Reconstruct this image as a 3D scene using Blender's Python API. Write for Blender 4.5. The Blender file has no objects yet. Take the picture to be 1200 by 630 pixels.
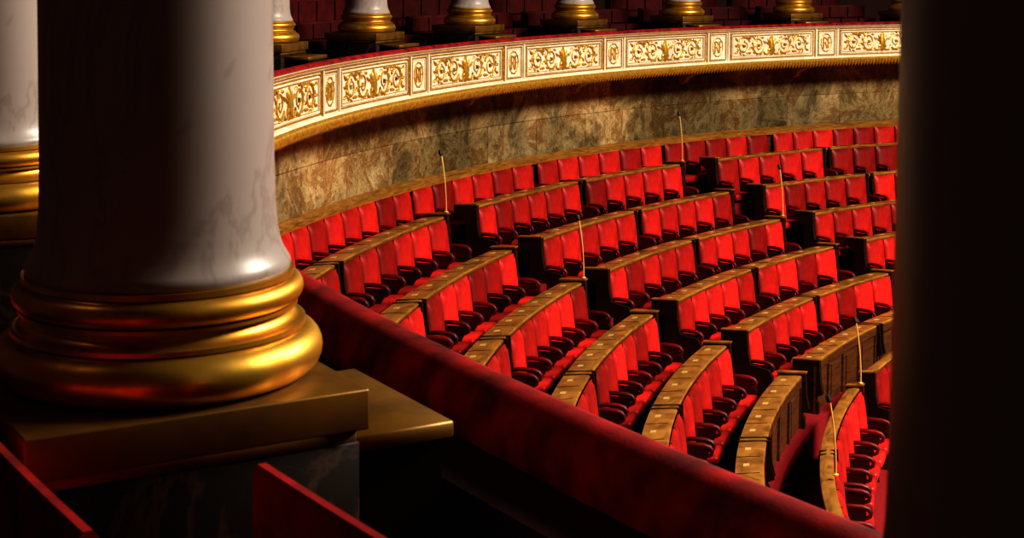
import bpy, math, random, bmesh
import numpy as np
from math import sin, cos, pi, radians, degrees
from mathutils import Matrix, Vector, Euler
random.seed(4)
CX,CY=17.751,15.420
SX,SY=.3315,-.0102
D2R=pi/180
# ------------------------------------------------------------------ materials
def newmat(name):
    m=bpy.data.materials.new(name); m.use_nodes=True
    nt=m.node_tree; b=nt.nodes['Principled BSDF']; return m,nt,b
def N(nt,t,**kw):
    n=nt.nodes.new(t)
    for k,v in kw.items():
        if k in n.inputs: n.inputs[k].default_value=v
        else: setattr(n,k,v)
    return n
def ramp(nt,fac,stops):
    r=nt.nodes.new('ShaderNodeValToRGB'); e=r.color_ramp.elements
    while len(e)<len(stops): e.new(.5)
    for i,(p,c) in enumerate(stops): e[i].position=p; e[i].color=(*c,1)
    nt.links.new(fac,r.inputs['Fac']); return r
def bump(nt,b,h,s=.3,d=.01):
    n=N(nt,'ShaderNodeBump',Strength=s,Distance=d); nt.links.new(h,n.inputs['Height']); nt.links.new(n.outputs[0],b.inputs['Normal'])
def velvet(name,c0,c1,rough=.55,sheen=.1,scale=6,var=(.65,1.3)):
    m,nt,b=newmat(name); tc=N(nt,'ShaderNodeTexCoord')
    n=N(nt,'ShaderNodeTexNoise',Scale=scale,Detail=4.); nt.links.new(tc.outputs['Object'],n.inputs['Vector'])
    r=ramp(nt,n.outputs['Fac'],[(.3,c0),(.72,c1)])
    oi=N(nt,'ShaderNodeObjectInfo'); mr=N(nt,'ShaderNodeMapRange'); mr.inputs['To Min'].default_value=var[0]; mr.inputs['To Max'].default_value=var[1]
    nt.links.new(oi.outputs['Random'],mr.inputs['Value'])
    mx=N(nt,'ShaderNodeVectorMath',operation='SCALE'); nt.links.new(r.outputs[0],mx.inputs[0]); nt.links.new(mr.outputs[0],mx.inputs['Scale'])
    nt.links.new(mx.outputs[0],b.inputs['Base Color'])
    b.inputs['Roughness'].default_value=rough; b.inputs['Sheen Weight'].default_value=sheen
    b.inputs['Sheen Tint'].default_value=(1,.12,.09,1); b.inputs['Sheen Roughness'].default_value=.4
    b.inputs['Specular IOR Level'].default_value=.3
    n2=N(nt,'ShaderNodeTexNoise',Scale=90.,Detail=3.); nt.links.new(tc.outputs['Object'],n2.inputs['Vector']); bump(nt,b,n2.outputs['Fac'],.25,.004)
    return m
M_VEL=velvet('red_velvet',(.16,.004,.004),(.52,.016,.012),.48,.25,3.5,(.45,1.4))
M_ARM=velvet('armrest_velvet',(.06,.001,.002),(.13,.002,.003),.5,.05)
M_VELRAIL=velvet('rail_velvet',(.05,.001,.002),(.46,.007,.010),.75,.15,6,(1,1))
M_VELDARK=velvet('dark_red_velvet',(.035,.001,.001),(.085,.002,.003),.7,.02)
M_CARPET=velvet('red_carpet',(.14,.002,.004),(.22,.004,.006),.9,.05,20,(1,1))
def wood(name,c0,c1,rough=.35,sc=3.):
    m,nt,b=newmat(name); tc=N(nt,'ShaderNodeTexCoord'); mp=N(nt,'ShaderNodeMapping'); mp.inputs['Scale'].default_value=(1,1,9)
    nt.links.new(tc.outputs['Object'],mp.inputs[0])
    n=N(nt,'ShaderNodeTexNoise',Scale=sc,Detail=7.,Distortion=1.2); nt.links.new(mp.outputs[0],n.inputs['Vector'])
    r=ramp(nt,n.outputs['Fac'],[(.3,c0),(.7,c1)]); nt.links.new(r.outputs[0],b.inputs['Base Color'])
    b.inputs['Roughness'].default_value=rough; bump(nt,b,n.outputs['Fac'],.15,.004); return m
M_DESK=wood('oak_desk_top',(.13,.048,.009),(.36,.165,.033),.28)
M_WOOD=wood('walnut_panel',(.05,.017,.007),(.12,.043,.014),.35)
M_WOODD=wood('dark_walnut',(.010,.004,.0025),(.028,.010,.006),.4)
def gold(name,c0,c1,metal=1.,rough=.28,sc=7.):
    m,nt,b=newmat(name); tc=N(nt,'ShaderNodeTexCoord')
    n=N(nt,'ShaderNodeTexNoise',Scale=sc,Detail=6.); nt.links.new(tc.outputs['Object'],n.inputs['Vector'])
    r=ramp(nt,n.outputs['Fac'],[(.32,c0),(.66,c1)]); nt.links.new(r.outputs[0],b.inputs['Base Color'])
    b.inputs['Metallic'].default_value=metal
    r2=ramp(nt,n.outputs['Fac'],[(.3,(rough+.15,)*3),(.7,(rough-.05,)*3)]); nt.links.new(r2.outputs[0],b.inputs['Roughness'])
    bump(nt,b,n.outputs['Fac'],.15,.006); return m
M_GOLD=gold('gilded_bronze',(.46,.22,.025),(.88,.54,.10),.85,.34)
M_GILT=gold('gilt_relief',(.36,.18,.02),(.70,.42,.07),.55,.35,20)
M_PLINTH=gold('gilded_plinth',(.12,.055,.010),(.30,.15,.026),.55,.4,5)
M_BRASS=gold('brass',(.75,.5,.16),(.95,.7,.28),.5,.3)
def marble(name,base,vein,sc,rough,stops=(.45,.56),spec=.5):
    m,nt,b=newmat(name); tc=N(nt,'ShaderNodeTexCoord'); b.inputs['Specular IOR Level'].default_value=spec
    n=N(nt,'ShaderNodeTexNoise',Scale=sc,Detail=9.,Roughness=.62,Distortion=1.4); nt.links.new(tc.outputs['Object'],n.inputs['Vector'])
    r=ramp(nt,n.outputs['Fac'],[(.30,base),(stops[0],base),(.5,vein),(stops[1],base)])
    n2=N(nt,'ShaderNodeTexNoise',Scale=sc*.6,Detail=5.); nt.links.new(tc.outputs['Object'],n2.inputs['Vector'])
    r2=ramp(nt,n2.outputs['Fac'],[(.3,(.78,.74,.72)),(.7,(1,1,1))])
    mx=N(nt,'ShaderNodeMix',data_type='RGBA',blend_type='MULTIPLY'); mx.inputs[0].default_value=1
    nt.links.new(r.outputs[0],mx.inputs[6]); nt.links.new(r2.outputs[0],mx.inputs[7]); nt.links.new(mx.outputs[2],b.inputs['Base Color'])
    b.inputs['Roughness'].default_value=rough; return m
M_COL=marble('white_marble',(.44,.385,.36),(.36,.305,.28),1.1,.36,(.475,.525),.35)
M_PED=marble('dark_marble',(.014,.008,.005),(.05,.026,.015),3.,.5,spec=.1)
M_CREAM,nt,b=newmat('cream_stone'); b.inputs['Roughness'].default_value=.5
tc=N(nt,'ShaderNodeTexCoord'); n=N(nt,'ShaderNodeTexNoise',Scale=2.5,Detail=5.); nt.links.new(tc.outputs['Object'],n.inputs['Vector'])
r=ramp(nt,n.outputs['Fac'],[(.3,(.66,.57,.41)),(.7,(.84,.78,.62))]); nt.links.new(r.outputs[0],b.inputs['Base Color'])
M_WALL,nt,b=newmat('brown_marble_slabs'); tc=N(nt,'ShaderNodeTexCoord')
n=N(nt,'ShaderNodeTexNoise',Scale=1.1,Detail=14.,Roughness=.76,Distortion=.5); nt.links.new(tc.outputs['Object'],n.inputs['Vector'])
r=ramp(nt,n.outputs['Fac'],[(.32,(.06,.045,.025)),(.43,(.26,.19,.10)),(.50,(.48,.37,.20)),(.56,(.26,.14,.055)),(.62,(.38,.29,.15)),(.74,(.85,.70,.44))])
n3=N(nt,'ShaderNodeTexNoise',Scale=2.6,Detail=12.,Roughness=.78,Distortion=1.); nt.links.new(tc.outputs['Object'],n3.inputs['Vector'])
r3=ramp(nt,n3.outputs['Fac'],[(.36,(.42,.32,.25)),(.48,(1,1,1)),(.505,(.35,.22,.15)),(.53,(1,1,1))])
mx=N(nt,'ShaderNodeMix',data_type='RGBA',blend_type='MULTIPLY'); mx.inputs[0].default_value=.85
nt.links.new(r.outputs[0],mx.inputs[6]); nt.links.new(r3.outputs[0],mx.inputs[7])
n4=N(nt,'ShaderNodeTexNoise',Scale=.45,Detail=3.); nt.links.new(tc.outputs['Object'],n4.inputs['Vector'])
r4=ramp(nt,n4.outputs['Fac'],[(.38,(.5,.52,.5)),(.62,(1.35,1.28,1.15))])
mx4=N(nt,'ShaderNodeMix',data_type='RGBA',blend_type='MULTIPLY'); mx4.inputs[0].default_value=1
nt.links.new(mx.outputs[2],mx4.inputs[6]); nt.links.new(r4.outputs[0],mx4.inputs[7])
bt=N(nt,'ShaderNodeTexBrick',Scale=1.); bt.inputs['Color1'].default_value=(1,1,1,1); bt.inputs['Color2'].default_value=(.6,.6,.54,1); bt.inputs['Mortar'].default_value=(.4,.35,.28,1)
bt.inputs['Mortar Size'].default_value=.007; bt.inputs['Brick Width'].default_value=1.5; bt.inputs['Row Height'].default_value=.73
nt.links.new(tc.outputs['UV'],bt.inputs['Vector'])
mx2=N(nt,'ShaderNodeMix',data_type='RGBA',blend_type='MULTIPLY'); mx2.inputs[0].default_value=1
nt.links.new(mx4.outputs[2],mx2.inputs[6]); nt.links.new(bt.outputs['Color'],mx2.inputs[7]); nt.links.new(mx2.outputs[2],b.inputs['Base Color'])
b.inputs['Roughness'].default_value=.22
def flat(name,c,rough=.6,metal=0):
    m,nt,b=newmat(name); tc=N(nt,'ShaderNodeTexCoord'); n=N(nt,'ShaderNodeTexNoise',Scale=5.); nt.links.new(tc.outputs['Object'],n.inputs['Vector'])
    r=ramp(nt,n.outputs['Fac'],[(.3,tuple(v*.8 for v in c)),(.7,c)]); nt.links.new(r.outputs[0],b.inputs['Base Color'])
    b.inputs['Roughness'].default_value=rough; b.inputs['Metallic'].default_value=metal; return m
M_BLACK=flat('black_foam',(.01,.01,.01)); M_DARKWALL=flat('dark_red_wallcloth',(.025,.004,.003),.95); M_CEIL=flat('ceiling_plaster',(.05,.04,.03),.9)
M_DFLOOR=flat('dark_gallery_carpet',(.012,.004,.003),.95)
# ------------------------------------------------------------------ mesh builder
class MB:
    def __init__(s): s.v=[];s.f=[];s.m=[];s.uv=[];s.mats=[];s.sm=[]
    def add(s,verts,faces,mat,uvs=None,smooth=False):
        if mat not in s.mats: s.mats.append(mat)
        mi=s.mats.index(mat); o=len(s.v); s.v+= [tuple(p) for p in verts]
        s.uv+= (uvs if uvs is not None else [(p[0],p[1]) for p in verts])
        for f in faces: s.f.append(tuple(i+o for i in f)); s.m.append(mi); s.sm.append(smooth)
    def obj(s,name,parent=None,sharp=40,mesh_only=False):
        me=bpy.data.meshes.new(name); me.from_pydata(s.v,[],s.f)
        for m in s.mats: me.materials.append(m)
        me.polygons.foreach_set('material_index',s.m); me.polygons.foreach_set('use_smooth',s.sm)
        ul=me.uv_layers.new(name='UVMap'); li=np.empty(len(me.loops),dtype=np.int32); me.loops.foreach_get('vertex_index',li)
        ul.data.foreach_set('uv',np.array(s.uv,dtype=np.float32)[li].ravel())
        bm=bmesh.new(); bm.from_mesh(me); bmesh.ops.recalc_face_normals(bm,faces=bm.faces); bm.to_mesh(me); bm.free()
        me.set_sharp_from_angle(angle=radians(sharp)); me.update()
        if mesh_only: return me
        o=bpy.data.objects.new(name,me); bpy.context.scene.collection.objects.link(o)
        if parent: o.parent=parent
        return o
def empty(name,loc=(0,0,0)):
    o=bpy.data.objects.new(name,None); o.location=loc; bpy.context.scene.collection.objects.link(o); return o
def link(name,me,parent,mat):
    o=bpy.data.objects.new(name,me); bpy.context.scene.collection.objects.link(o); o.parent=parent; o.matrix_local=mat; return o
def C(k): return CX+SX*k, CY+SY*k
def P(R,a,z,k=0):
    cx,cy=C(k); return (cx+R*cos(a*D2R),cy+R*sin(a*D2R),z)
def sweep(mb,prof,a0,a1,mat,k=0,step=.5,closed=True,smooth=False):
    n=max(2,int(abs(a1-a0)/step)+1); m=len(prof); V=[];U=[];F=[]
    for i in range(n+1):
        a=a0+(a1-a0)*i/n
        for j,(R,z) in enumerate(prof):
            V.append(P(R,a,z,k)); U.append((a*D2R*prof[0][0],z))
    mm=m if closed else m-1
    for i in range(n):
        for j in range(mm):
            j2=(j+1)%m; F.append((i*m+j,i*m+j2,(i+1)*m+j2,(i+1)*m+j))
    if closed: F.append(tuple(range(m))); F.append(tuple(n*m+j for j in range(m))[::-1])
    mb.add(V,F,mat,U,smooth)
def sect(mb,R0,R1,z0,z1,a0,a1,mat,k=0,step=.5):
    sweep(mb,[(R0,z0),(R1,z0),(R1,z1),(R0,z1)],a0,a1,mat,k,step)
def rbox(mb,size,loc,mat,bev=.02,seg=2,rot=(0,0,0)):
    bm=bmesh.new(); bmesh.ops.create_cube(bm,size=1); bmesh.ops.scale(bm,vec=size,verts=bm.verts)
    if bev>0: bmesh.ops.bevel(bm,geom=list(bm.edges),offset=bev,segments=seg,profile=.5,affect='EDGES')
    M=Matrix.Translation(loc)@Euler(rot).to_matrix().to_4x4(); bm.verts.index_update()
    mb.add([tuple(M@v.co) for v in bm.verts],[[v.index for v in f.verts] for f in bm.faces],mat,smooth=bev>0); bm.free()
def lathe(mb,prof,mat,seg=64,loc=(0,0,0),smooth=True):
    V=[];F=[];m=len(prof)
    for i in range(seg):
        t=2*pi*i/seg
        for r,z in prof: V.append((loc[0]+r*cos(t),loc[1]+r*sin(t),loc[2]+z))
    for i in range(seg):
        for j in range(m-1):
            i2=(i+1)%seg; F.append((i*m+j,i2*m+j,i2*m+j+1,i*m+j+1))
    mb.add(V,F,mat,smooth=smooth)
def tube(mb,pts,rad,mat,sides=6):
    pts=[Vector(p) for p in pts]; V=[];F=[]
    for i,p in enumerate(pts):
        t=(pts[min(i+1,len(pts)-1)]-pts[max(i-1,0)]).normalized()
        up=Vector((0,0,1)) if abs(t.z)<.9 else Vector((1,0,0)); x=t.cross(up).normalized(); y=x.cross(t)
        r=rad[i] if isinstance(rad,(list,tuple)) else rad
        for s in range(sides): q=2*pi*s/sides; V.append(tuple(p+x*r*cos(q)+y*r*sin(q)))
    for i in range(len(pts)-1):
        for s in range(sides): s2=(s+1)%sides; F.append((i*sides+s,i*sides+s2,(i+1)*sides+s2,(i+1)*sides+s))
    F.append(tuple(range(sides))); F.append(tuple((len(pts)-1)*sides+s for s in range(sides)))
    mb.add(V,F,mat,smooth=True)
# ------------------------------------------------------------------ seat
def arm(mb,x):
    w=.028
    path=[(.06,-.44),(.20,-.425),(.36,-.43),(.43,-.45),(.465,-.49),(.455,-.54),(.41,-.57)]
    th=[.026,.028,.03,.03,.028,.025,.02]
    V=[];F=[]
    for i,(y,z) in enumerate(path):
        a=path[max(i-1,0)]; c=path[min(i+1,len(path)-1)]; ty,tz=c[0]-a[0],c[1]-a[1]; l=math.hypot(ty,tz); ny,nz=-tz/l,ty/l
        for q in range(8):
            t=2*pi*q/8+pi/8; V.append((x+w*1.1*cos(t),y+ny*th[i]*sin(t),z+nz*th[i]*sin(t)))
    for i in range(len(path)-1):
        for q in range(8): q2=(q+1)%8; F.append((i*8+q,i*8+q2,(i+1)*8+q2,(i+1)*8+q))
    F.append(tuple(range(8))); F.append(tuple((len(path)-1)*8+q for q in range(8)))
    mb.add(V,F,M_ARM,smooth=True)
    out=[(.03,-.47),(.40,-.47),(.42,-.56),(.36,-.66),(.37,-.80),(.43,-1.15),(.36,-1.15),(.28,-.86),(.12,-.84),(.10,-1.15),(.03,-1.15)]
    V=[(x-.018,y,z) for y,z in out]+[(x+.018,y,z) for y,z in out]; m=len(out)
    F=[tuple(range(m)),tuple(range(2*m-1,m-1,-1))]+[(i,(i+1)%m,m+(i+1)%m,m+i) for i in range(m)]
    mb.add(V,F,M_WOODD)
def cushion(mb,w,h,t,loc,tilt,mat):
    # stuffed back: bulging front with a vertical seam down the middle
    nx,nz=12,10; V=[];F=[]
    ct,st=cos(tilt),sin(tilt)
    def pt(i,j,front):
        u=-1+2*i/nx; v=-1+2*j/nz
        e=(1-abs(u)**5)*(1-abs(v)**6); y=t*.5*(.25+.75*max(0,e)**.5)
        if front: y+= .018*(1-u*u)*(1-v*v)-.010*math.exp(-(u/.07)**2)*(1-v**4)
        else: y=-y*.6
        X,Y,Z=u*w/2,y,v*h/2
        return (loc[0]+X,loc[1]+Y*ct-Z*st,loc[2]+Y*st+Z*ct)
    for fr in (True,False):
        o=len(V)
        for j in range(nz+1):
            for i in range(nx+1): V.append(pt(i,j,fr))
        for j in range(nz):
            for i in range(nx): a=o+j*(nx+1)+i; F.append((a,a+1,a+nx+2,a+nx+1))
    n=(nx+1)*(nz+1)
    rim=[i for i in range(nx+1)]+[j*(nx+1)+nx for j in range(1,nz+1)]+[nz*(nx+1)+i for i in range(nx-1,-1,-1)]+[j*(nx+1) for j in range(nz-1,0,-1)]
    for a,b_ in zip(rim,rim[1:]+rim[:1]): F.append((a,b_,b_+n,a+n))
    mb.add(V,F,mat,smooth=True)
def seatmesh():
    mb=MB()
    cushion(mb,.56,.66,.12,(0,.085,-.375),radians(7),M_VEL)
    rbox(mb,(.50,.43,.13),(0,.30,-.72),M_VEL,.045,3,(radians(3),0,0))
    rbox(mb,(.44,.30,.04),(0,.28,-.80),M_WOODD,.01,1)
    arm(mb,-.30); return mb.obj('seat_mesh',mesh_only=True,sharp=60)
SEAT=seatmesh(); mb=MB(); arm(mb,-.30); ARM=mb.obj('arm_mesh',mesh_only=True)
def seats(parent,k,R,z,a0,a1,W=.6,me=SEAT):
    L=R*abs(a1-a0)*D2R; n=max(1,round(L/W)); da=(a1-a0)/n
    for i in range(n+1):
        last=i==n; a=a0+da*(i+.5)
        M=Matrix.Translation(P(R,a,z,k))@Matrix.Rotation((a+90)*D2R,4,'Z')@Matrix.Diagonal((L/n/.6,1,1,1))
        link('armrest' if last else 'seat',ARM if last else me,parent,M)
# ------------------------------------------------------------------ hemicycle rows
def RZ(k): return 20.53-.765*k, -3.91-.4582*k+.0119*k*k
R7,Z7=16.22,-6.02
FL=1.12
wedges=[[(156.3,167.0),(167.5,178),(178.4,188)],[(135.1,143.6),(144.0,153.5)],[(114,123.0),(123.4,132.3)]]
def desk(mb,k,R,z,secs,floor,seatless=False,wid=.30,plates=True):
    lo=min(min(s) for s in secs); hi=max(max(s) for s in secs)
    sect(mb,R-.02,R+.06,floor,z-.04,lo,hi,M_WOOD,k)
    sweep(mb,[(R-.045,z-.05),(R+wid,z-.075),(R+wid+.015,z-.06),(R+wid+.01,z-.03),(R+.02,z),(R-.04,z),(R-.055,z-.02)],lo,hi,M_DESK,k)
    sect(mb,R-.035,R-.02,z-.085,z-.05,lo,hi,M_WOOD,k)
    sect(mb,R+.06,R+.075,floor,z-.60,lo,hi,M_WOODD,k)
    th=degrees(.035/R)
    for (s0,s1) in secs:
        for e in (s0,s1):
            big = (abs(e-lo)<.01 or abs(e-hi)<.01)
            up=.035 if big else .012; inn=.50 if (big and not seatless) else .10
            t=th*(1.3 if big else .6)
            prof=[(R-.10,z+up),(R+wid+.03,z+up-.03),(R+wid+.03,z-.12),(R+.09,z-.22),(R+.09,floor),(R-inn,floor),(R-inn,z-.62),(R-inn+.06,z-.52),(R-.16,z-.47),(R-.12,z-.3)]
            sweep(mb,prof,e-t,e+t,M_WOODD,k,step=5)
            if big: sweep(mb,[(R-.11,z+up),(R+wid+.04,z+up-.03),(R+wid+.04,z+up-.01),(R-.11,z+up+.02)],e-t*1.2,e+t*1.2,M_DESK,k,step=5)
        if plates:
            n=max(1,round(R*(s1-s0)*D2R/.6)); da=(s1-s0)/n
            for i in range(n):
                a=s0+da*(i+.5); w=degrees(.05/R); f=lambda r:z-.03*(r-.02)/(wid-.01)+.004
                sweep(mb,[(R+.12,f(.12)-.01),(R+.19,f(.19)-.01),(R+.19,f(.19)),(R+.12,f(.12))],a-w,a+w,M_BRASS,k,step=5)
                a=s0+da*i; w=degrees(.006/R); sweep(mb,[(R+.0,f(.0)-.01),(R+wid,f(wid)-.01),(R+wid,f(wid)+.001),(R+.0,f(.02)+.001)],a-w,a+w,M_WOODD,k,step=5)
    if seatless:
        for (s0,s1) in secs:
            n=max(1,round(R*(s1-s0)*D2R/.7)); da=(s1-s0)/n
            sect(mb,R-.05,R-.02,floor,floor+.14,s0,s1,M_WOOD,k); sect(mb,R-.05,R-.02,z-.16,z-.05,s0,s1,M_WOOD,k)
            for i in range(n+1):
                w=degrees(.05/R); a=s0+da*i; sect(mb,R-.055,R-.02,floor,z-.05,a-w,a+w,M_WOOD,k,5)
            for i in range(n):
                w=degrees(.19/R); a=s0+da*(i+.5); sect(mb,R-.035,R-.02,floor+.22,z-.24,a-w,a+w,M_WOOD,k,5)
for k in range(0,7):
    if k<6: R,z=RZ(k)
    else: R,z=R7,Z7
    floor=z-FL if k!=5 else Z7-FL
    for secs in wedges:
        b=empty('parliament_bench'); mb=MB()
        desk(mb,k,R,z,secs,floor,seatless=(k==5),wid=.27 if k<6 else .10,plates=k<6)
        mb.obj('desk',b)
        if k!=5:
            for s0,s1 in secs: seats(b,k,R-.03,z,s0+.12,s1-.12)
RW=21.6; ZW=-3.62
b=empty('parliament_bench'); mb=MB()
sweep(mb,[(RW-.2,ZW-.06),(RW,ZW-.06),(RW,ZW+.04),(RW-.06,ZW+.08),(RW-.2,ZW+.03)],108,200,M_DESK)
sect(mb,RW-.14,RW,-4.75,ZW-.06,108,200,M_WOOD); mb.obj('wall_capping',b)
for s0,s1 in [(108,125),(125.4,133.6),(133.8,144),(144.4,154.6),(154.8,167),(167.4,190)]: seats(b,0,RW-.17,ZW,s0,s1)
mb=MB()
tiers=[(-1,RW-.1,ZW)]+[(k,)+RZ(k) for k in range(5)]
for i,(k,R,z) in enumerate(tiers):
    kk=max(k,0); Rn=RZ(k+1)[0]
    sect(mb,Rn-.5,R+.04,z-FL-.6,z-FL,106,204,M_CARPET,kk,1)
sect(mb,.5,RZ(5)[0],Z7-FL-.4,Z7-FL,95,232,M_CARPET,5,1)
for a0,a1 in ((153.8,156.0),(132.6,134.8)):
    for i,(k,R,z) in enumerate(tiers):
        Rn,zn=(RZ(k+1) if k+1<5 else (RZ(5)[0],Z7))
        sect(mb,Rn-.1,Rn+.22,zn-FL-.01,(z+zn)/2-FL,a0,a1,M_CARPET,max(k+1,0),1)
mb.obj('floor')
mb=MB(); sweep(mb,[(RW,-4.9),(RW+.3,-4.9),(RW+.3,-2.15),(RW,-2.15)],95,228,M_WALL); mb.obj('wall_hemicycle')
# ------------------------------------------------------------------ balcony
RB=20.64; ZT,ZB=-1.375,-2.21
bal=empty('gallery_balcony'); mb=MB()
A0,A1=102,228
sweep(mb,[(RB,ZT),(RB-.05,ZT-.01),(RB-.05,ZT-.04),(RB-.01,ZT-.07),(RB+.02,ZT-.08),(RB+.02,ZB+.20),(RB-.01,ZB+.19),(RB-.04,ZB+.16),(RB-.04,ZB+.11),(RB+.02,ZB+.08),(RB+.06,ZB),(RB+1.02,ZB),(RB+1.02,ZB+.15),(RB+.12,ZB+.15),(RB+.12,ZT)],A0,A1,M_CREAM)
sweep(mb,[(RB-.06,ZT-.012),(RB-.05,ZT-.008),(RB-.05,ZT-.03),(RB-.06,ZT-.03)],A0,A1,M_GILT)
sweep(mb,[(RB-.055,ZB+.14),(RB-.04,ZB+.16),(RB-.03,ZB+.12),(RB-.055,ZB+.12)],A0,A1,M_GILT)
sweep(mb,[(RB-.02,ZB+.075),(RB+.03,ZB+.085),(RB+.07,ZB+.0),(RB+.02,ZB-.0)],A0,A1,M_GILT)
sect(mb,RB+.12,RB+.38,ZB+.15,ZT-.13,A0,A1,M_WOODD)
mb.obj('parapet',bal)
mb=MB()
sweep(mb,[(RB-.02,ZT),(RB-.04,ZT+.02),(RB-.02,ZT+.045),(RB+.02,ZT+.058),(RB+.06,ZT+.052),(RB+.10,ZT+.03),(RB+.13,ZT-.01),(RB+.15,ZT-.08),(RB+.15,ZT-.14),(RB+.125,ZT-.14),(RB+.115,ZT+.005)],A0,A1,M_VELRAIL,smooth=True); mb.obj('velvet_rail',bal)
def bent(ac,u,v,w): 
    a=ac-degrees(u/RB); return P(RB+.02-w,a,v)
def bbox(mb,ac,u0,u1,v0,v1,w0,w1,mat):
    n=max(1,int((u1-u0)/.2)); V=[];F=[]
    for i in range(n+1):
        u=u0+(u1-u0)*i/n
        for v,w in ((v0,w0),(v0,w1),(v1,w1),(v1,w0)): V.append(bent(ac,u,v,w))
    for i in range(n):
        for j in range(4): j2=(j+1)%4; F.append((i*4+j,i*4+j2,i*4+4+j2,i*4+4+j))
    F+= [(0,1,2,3),(n*4,n*4+1,n*4+2,n*4+3)]
    mb.add(V,F,mat)
def rel(mb,ac,path,rad,mat=M_GILT,w0=0.,dep=1.3):
    V=[];F=[];n=len(path); cs=[(-1,0),(-.7,.7),(0,1),(.7,.7),(1,0)]
    for i,(u,v) in enumerate(path):
        a=path[max(i-1,0)]; c=path[min(i+1,n-1)]; tu,tv=c[0]-a[0],c[1]-a[1]; l=math.hypot(tu,tv) or 1; nu,nv=-tv/l,tu/l
        r=rad(i/(n-1)) if callable(rad) else rad
        for s,h in cs: V.append(bent(ac,u+nu*r*s,v+nv*r*s,w0+h*r*dep))
    for i in range(n-1):
        for j in range(4): F.append((i*5+j,i*5+j+1,i*5+5+j+1,i*5+5+j))
    mb.add(V,F,mat,smooth=True)
def leaf(mb,ac,u,v,ang,L,w,curl=.6,sgn=1):
    pts=[];x,y=u,v
    for i in range(6): pts.append((sgn*x,y)); x+=L/5*cos(ang); y+=L/5*sin(ang); ang+=curl/5
    rel(mb,ac,pts,lambda t:.85*w*max(.08,sin(pi*min(1,t*.85+.12))),dep=1.3)
VC=(ZT-.08+ZB+.20)/2
def scroll(mb,ac,half):
    s=half/1.08
    for sg in (1,-1):
        for cu,d,th0,r0 in ((.38*s,1,pi*1.15,.165),(.80*s,-1,pi*.85,.16)):
            pts=[]
            for i in range(30):
                t=i/29; th=th0+d*t*2*pi*1.5; r=r0*(1-t)**.75+.022
                pts.append((sg*(cu+r*cos(th)),VC+r*sin(th)))
            rel(mb,ac,pts,lambda t:.021*(1-.5*t))
            rel(mb,ac,[(sg*(cu-.03),VC),(sg*cu,VC+.0),(sg*(cu+.03),VC)],.03)
            for q in range(9):
                th=th0+d*(q*.62+.3); r=r0
                leaf(mb,ac,cu+r*cos(th),VC+r*sin(th),th+d*1.0,.10,.025,d*1.0,sg)
            for q in range(4):
                th=th0+d*(q*1.5+.8); leaf(mb,ac,cu+.08*cos(th),VC+.08*sin(th),th+d*.6,.055,.016,d,sg)
        rel(mb,ac,[(sg*.05,VC-.15),(sg*.12,VC-.19),(sg*.2,VC-.17),(sg*.24,VC-.1)],.02)
        rel(mb,ac,[(sg*(.5*s),VC+.15),(sg*.57*s,VC+.19),(sg*.65*s,VC+.17)],.018)
        for (u,v,an,L) in ((.97*s,.1,.5,.13),(.97*s,-.1,-.5,.13),(.59*s,-.14,-.2,.1),(.59*s,.14,.2,.1),(.98*s,.0,0,.1)):
            leaf(mb,ac,u,VC+v,an,L,.03,.5,sg)
        for an in (.25,.75,1.2): leaf(mb,ac,.02,VC+.0,an,.17,.03,.5,sg)
        leaf(mb,ac,.03,VC-.05,-.6,.13,.03,-.8,sg)
    rel(mb,ac,[(0,VC-.2),(0,VC-.12),(0,VC-.02),(0,VC+.06),(0,VC+.2)],lambda t:.07*abs(sin(pi*(.15+t*.8)))+.01,dep=.8)
def mono(mb,ac):
    pts=[(.145*cos(t),VC+.18*sin(t)) for t in np.linspace(0,2*pi,25)]; rel(mb,ac,pts,.012)
    for t in np.linspace(0,2*pi,12,endpoint=False): leaf(mb,ac,.145*cos(t),VC+.18*sin(t),t+1.2,.05,.015,.5)
    rel(mb,ac,[(-.08,VC-.11),(-.08,VC+.11)],.018)
    rel(mb,ac,[(-.08,VC+.11),(-.01,VC+.10),(.01,VC+.05),(-.02,VC+.0),(-.08,VC-.0),(-.03,VC-.0),(.02,VC-.11)],.016)
    rel(mb,ac,[(.05,VC-.11),(.05,VC+.11),(.12,VC+.11)],.018); rel(mb,ac,[(.05,VC+.0),(.10,VC+.0)],.015)
def frame(mb,ac,h,v0,v1,mat,t=.018,w=.02):
    bbox(mb,ac,-h,h,v1-t,v1,-.01,w,mat); bbox(mb,ac,-h,h,v0,v0+t,-.01,w,mat)
    bbox(mb,ac,-h,-h+t,v0,v1,-.01,w,mat); bbox(mb,ac,h-t,h,v0,v1,-.01,w,mat)
PER=8.75; F0=157.85
mb=MB(); v0,v1=ZB+.215,ZT-.095
HL=RB*PER*D2R/2-.375
for q in range(-6,6):
    ac=F0+PER*q
    for sg in (-1,1):
        bbox(mb,ac,sg*.305-.02,sg*.305+.02,ZB+.19,ZT-.07,0,.035,M_CREAM); bbox(mb,ac,sg*.335-.006,sg*.335+.006,ZB+.19,ZT-.07,0,.03,M_GILT)
    frame(mb,ac,.245,v0,v1,M_GILT); frame(mb,ac,.215,v0+.03,v1-.03,M_CREAM,.012,.016); mono(mb,ac)
    ac+=PER/2
    frame(mb,ac,HL,v0,v1,M_GILT); frame(mb,ac,HL-.04,v0+.035,v1-.035,M_CREAM,.014,.02); frame(mb,ac,HL-.07,v0+.06,v1-.06,M_GILT,.008,.01); scroll(mb,ac,HL-.12)
mb.obj('frieze_relief',bal)
mb=MB(); a=106.; da=degrees(.085/RB)
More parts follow.
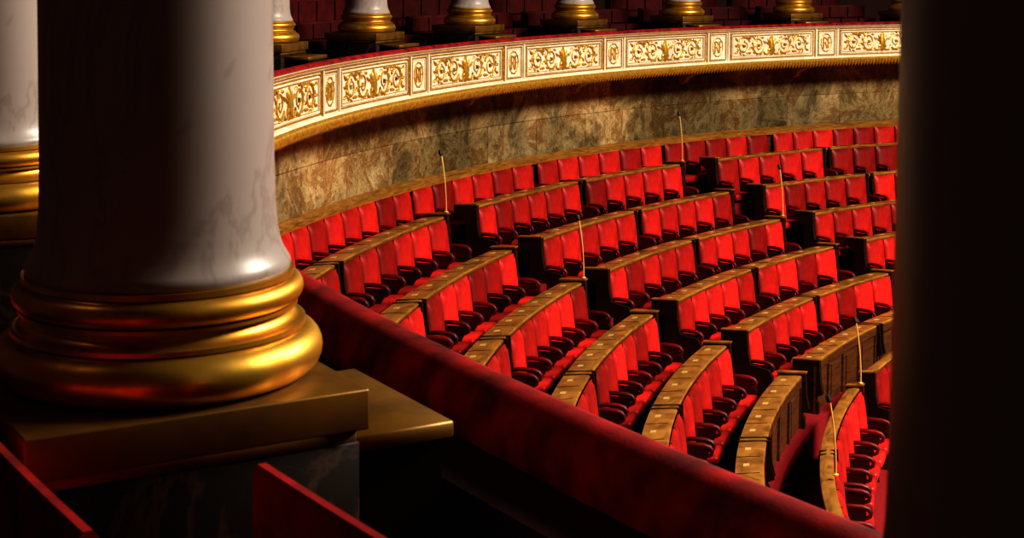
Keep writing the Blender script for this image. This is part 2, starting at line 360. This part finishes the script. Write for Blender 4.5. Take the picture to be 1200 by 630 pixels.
while a<206:
    V=[]
    for (u,v,w) in ((-.035,ZB+.12,.06),(0,ZB+.13,.09),(.035,ZB+.12,.06),(.03,ZB+.04,.06),(0,ZB-.03,.03),(-.03,ZB+.04,.06),(0,ZB+.06,.105)): V.append(bent(a,u,v,w))
    mb.add(V,[(0,1,6),(1,2,6),(2,3,6),(3,4,6),(4,5,6),(5,0,6)],M_GILT); a+=da
mb.obj('gilded_fringe',bal)
mb=MB()
for q in range(-6,6):
    a=F0+PER*q; w=degrees(.10/21)
    for i in range(3):
        ww=w*(1-.22*i)
        sweep(mb,[(RW+.02,ZB),(RB+.45+.12*i,ZB),(RB+.42+.14*i,ZB-.05),(RB+.6+.1*i,ZB-.10-.04*i),(RW-.12,ZB-.14-.06*i),(RW+.02,ZB-.18-.07*i)],a-ww,a+ww,M_GILT,step=5)
mb.obj('corbel',bal)
mb=MB()
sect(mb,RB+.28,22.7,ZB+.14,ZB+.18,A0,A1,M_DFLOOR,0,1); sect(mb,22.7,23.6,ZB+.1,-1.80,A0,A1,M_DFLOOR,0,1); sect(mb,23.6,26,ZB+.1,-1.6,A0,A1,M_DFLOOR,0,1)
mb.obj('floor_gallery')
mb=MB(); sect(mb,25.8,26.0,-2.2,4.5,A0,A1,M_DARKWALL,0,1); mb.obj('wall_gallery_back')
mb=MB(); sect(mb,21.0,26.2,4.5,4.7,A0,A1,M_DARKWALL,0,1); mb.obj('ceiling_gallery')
def gbench(R,top,floor,a0,a1,mat=M_VELDARK):
    b=empty('gallery_bench'); mb=MB()
    sweep(mb,[(R,floor),(R+.05,floor),(R+.06,top-.02),(R+.045,top),(R-.01,top),(R-.025,top-.02),(R-.02,floor+.4)],a0,a1,mat,smooth=True)
    n=max(1,round(R*(a1-a0)*D2R/.55)); da=(a1-a0)/n
    for i in range(n):
        g=degrees(.02/R)
        sect(mb,R-.09,R-.02,floor+.48,top-.04,a0+da*i+g,a0+da*(i+1)-g,mat,0,1); sect(mb,R-.50,R-.02,floor+.34,floor+.46,a0+da*i+g,a0+da*(i+1)-g,mat,0,1)
    mb.obj('cushions',b)
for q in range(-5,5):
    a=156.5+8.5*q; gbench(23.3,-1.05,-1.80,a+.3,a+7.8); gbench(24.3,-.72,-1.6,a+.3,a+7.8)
def backboard(R,top,floor,a0,a1):
    b=empty('gallery_bench'); mb=MB()
    sweep(mb,[(R-.022,floor),(R+.022,floor),(R+.022,top-.015),(R+.01,top),(R-.01,top),(R-.022,top-.015)],a0,a1,M_VELRAIL,smooth=True)
    sect(mb,R+.02,R+.33,floor+.38,floor+.46,a0,a1,M_VELDARK); sect(mb,R+.04,R+.3,floor,floor+.38,a0+.05,a1-.05,M_WOODD)
    mb.obj('bench_back',b)
backboard(21.91,-1.1,ZB+.18,213.4,217.2); backboard(22.36,-1.1,ZB+.18,204.5,213.9)
# ------------------------------------------------------------------ columns
RC=21.78; ZP=-1.143
def colmesh():
    mb=MB()
    lathe(mb,[(.352,.285),(.358,.297),(.357,.310),(.350,.322),(.339,.34),(.330,.365),(.323,.40),(.317,.47),(.314,.6),(.312,1.),(.310,2.),(.306,3.6),(.298,5.65)],M_COL,96)
    prof=[(.0,0),(.40,0)]
    for i in range(13): t=-pi/2+pi*i/12; prof.append((.378+.067*cos(t),.067+.067*sin(t)))
    prof+=[(.398,.135),(.398,.148),(.388,.152)]
    for i in range(7): t=pi/2*i/6; prof.append((.388-.03*sin(t)*1.0,.152+.032*(1-cos(t))))
    prof+=[(.376,.188),(.376,.198)]
    for i in range(11): t=-pi/2+pi*i/10; prof.append((.357+.036*cos(t),.234+.036*sin(t)))
    prof+=[(.366,.272),(.366,.288),(.34,.289)]
    lathe(mb,prof,M_GOLD,96)
    h=.452
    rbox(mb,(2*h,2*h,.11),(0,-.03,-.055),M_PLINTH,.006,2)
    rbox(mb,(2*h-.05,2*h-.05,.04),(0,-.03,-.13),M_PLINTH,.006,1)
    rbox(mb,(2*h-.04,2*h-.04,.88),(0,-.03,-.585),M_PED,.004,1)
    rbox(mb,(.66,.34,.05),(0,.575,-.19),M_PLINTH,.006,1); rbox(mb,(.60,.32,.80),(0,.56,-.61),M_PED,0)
    lathe(mb,[(.30,5.3),(.33,5.32),(.33,5.36),(.31,5.38),(.33,5.45),(.43,5.58),(.45,5.62),(.0,5.63)],M_GOLD,48)
    return mb.obj('column_mesh',mesh_only=True,sharp=50)
CM=colmesh()
for a in [156.55+8.5*q for q in range(-5,5)]+[202.0,210.75,218.74]:
    o=bpy.data.objects.new('gallery_column',CM); bpy.context.scene.collection.objects.link(o)
    o.matrix_world=Matrix.Translation(P(RC,a,ZP))@Matrix.Rotation((a+90)*D2R,4,'Z')
def mic(k,R,z,a,h=.85,lean=.08):
    e=empty('gooseneck_microphone'); mb=MB(); p=Vector(P(R,a,z,k)); inw=(Vector(P(R-1,a,z,k))-p)
    lathe(mb,[(0,0),(.035,0),(.035,.012),(.012,.02),(.012,.05)],M_BRASS,12,tuple(p))
    pts=[p+Vector((0,0,h*t))+inw*(-lean*t*t) for t in np.linspace(0,1,8)]
    tube(mb,pts,.011,M_BRASS); q=pts[-1]
    tube(mb,[q,q+Vector((0,0,.015))-inw*.005,q+Vector((0,0,.05))-inw*.02,q+Vector((0,0,.085))-inw*.03,q+Vector((0,0,.095))-inw*.032],[.01,.028,.033,.028,.008],M_BLACK,8)
    mb.obj('stem_and_head',e)
for k,a,off in ((0,156.25,-.06),(0,135.05,-.06),(2,156.25,-.06),(2,135.05,-.06),(6,156.3,-.06),(6,171,-.06)):
    R,z=RZ(k) if k<6 else (R7,Z7); mic(k,R+off,z+.06,a)
mb=MB(); sect(mb,6,26.2,9.6,9.8,0,360,M_CEIL,0,4); mb.obj('ceiling')
L=bpy.data.lights.new('skylight','AREA'); L.shape='DISK'; L.size=10; L.energy=15500; L.color=(1,.90,.75)
o=bpy.data.objects.new('skylight',L); o.location=(CX-.3,CY-2.2,9.5); bpy.context.scene.collection.objects.link(o)
L=bpy.data.lights.new('warm_fill','POINT'); L.shadow_soft_size=.15; L.energy=13; L.color=(1,.62,.36)  # added off-frame fill light, warms the near column's dark side; no real fitting
o=bpy.data.objects.new('warm_fill',L); o.location=(-3.7,3.2,3.0); bpy.context.scene.collection.objects.link(o)
w=bpy.data.worlds.new('world'); bpy.context.scene.world=w; w.use_nodes=True; w.node_tree.nodes['Background'].inputs[0].default_value=(.9,.7,.6,1); w.node_tree.nodes['Background'].inputs[1].default_value=.002
F=1845.167; PT=3.997; RO=.300; V0=79.443
cam=bpy.data.cameras.new('camera'); cam.sensor_width=36; cam.lens=F/1200*36; cam.clip_start=.05; cam.shift_y=(V0-315)/1200
co=bpy.data.objects.new('camera',cam); bpy.context.scene.collection.objects.link(co)
co.matrix_world=Matrix.Rotation(radians(90-PT),4,'X')@Matrix.Rotation(radians(RO),4,'Z')
cam.dof.use_dof=True; cam.dof.focus_distance=18; cam.dof.aperture_fstop=9
bpy.context.scene.camera=co
bpy.context.scene.view_settings.view_transform='Standard'
bpy.context.scene.view_settings.look='High Contrast'
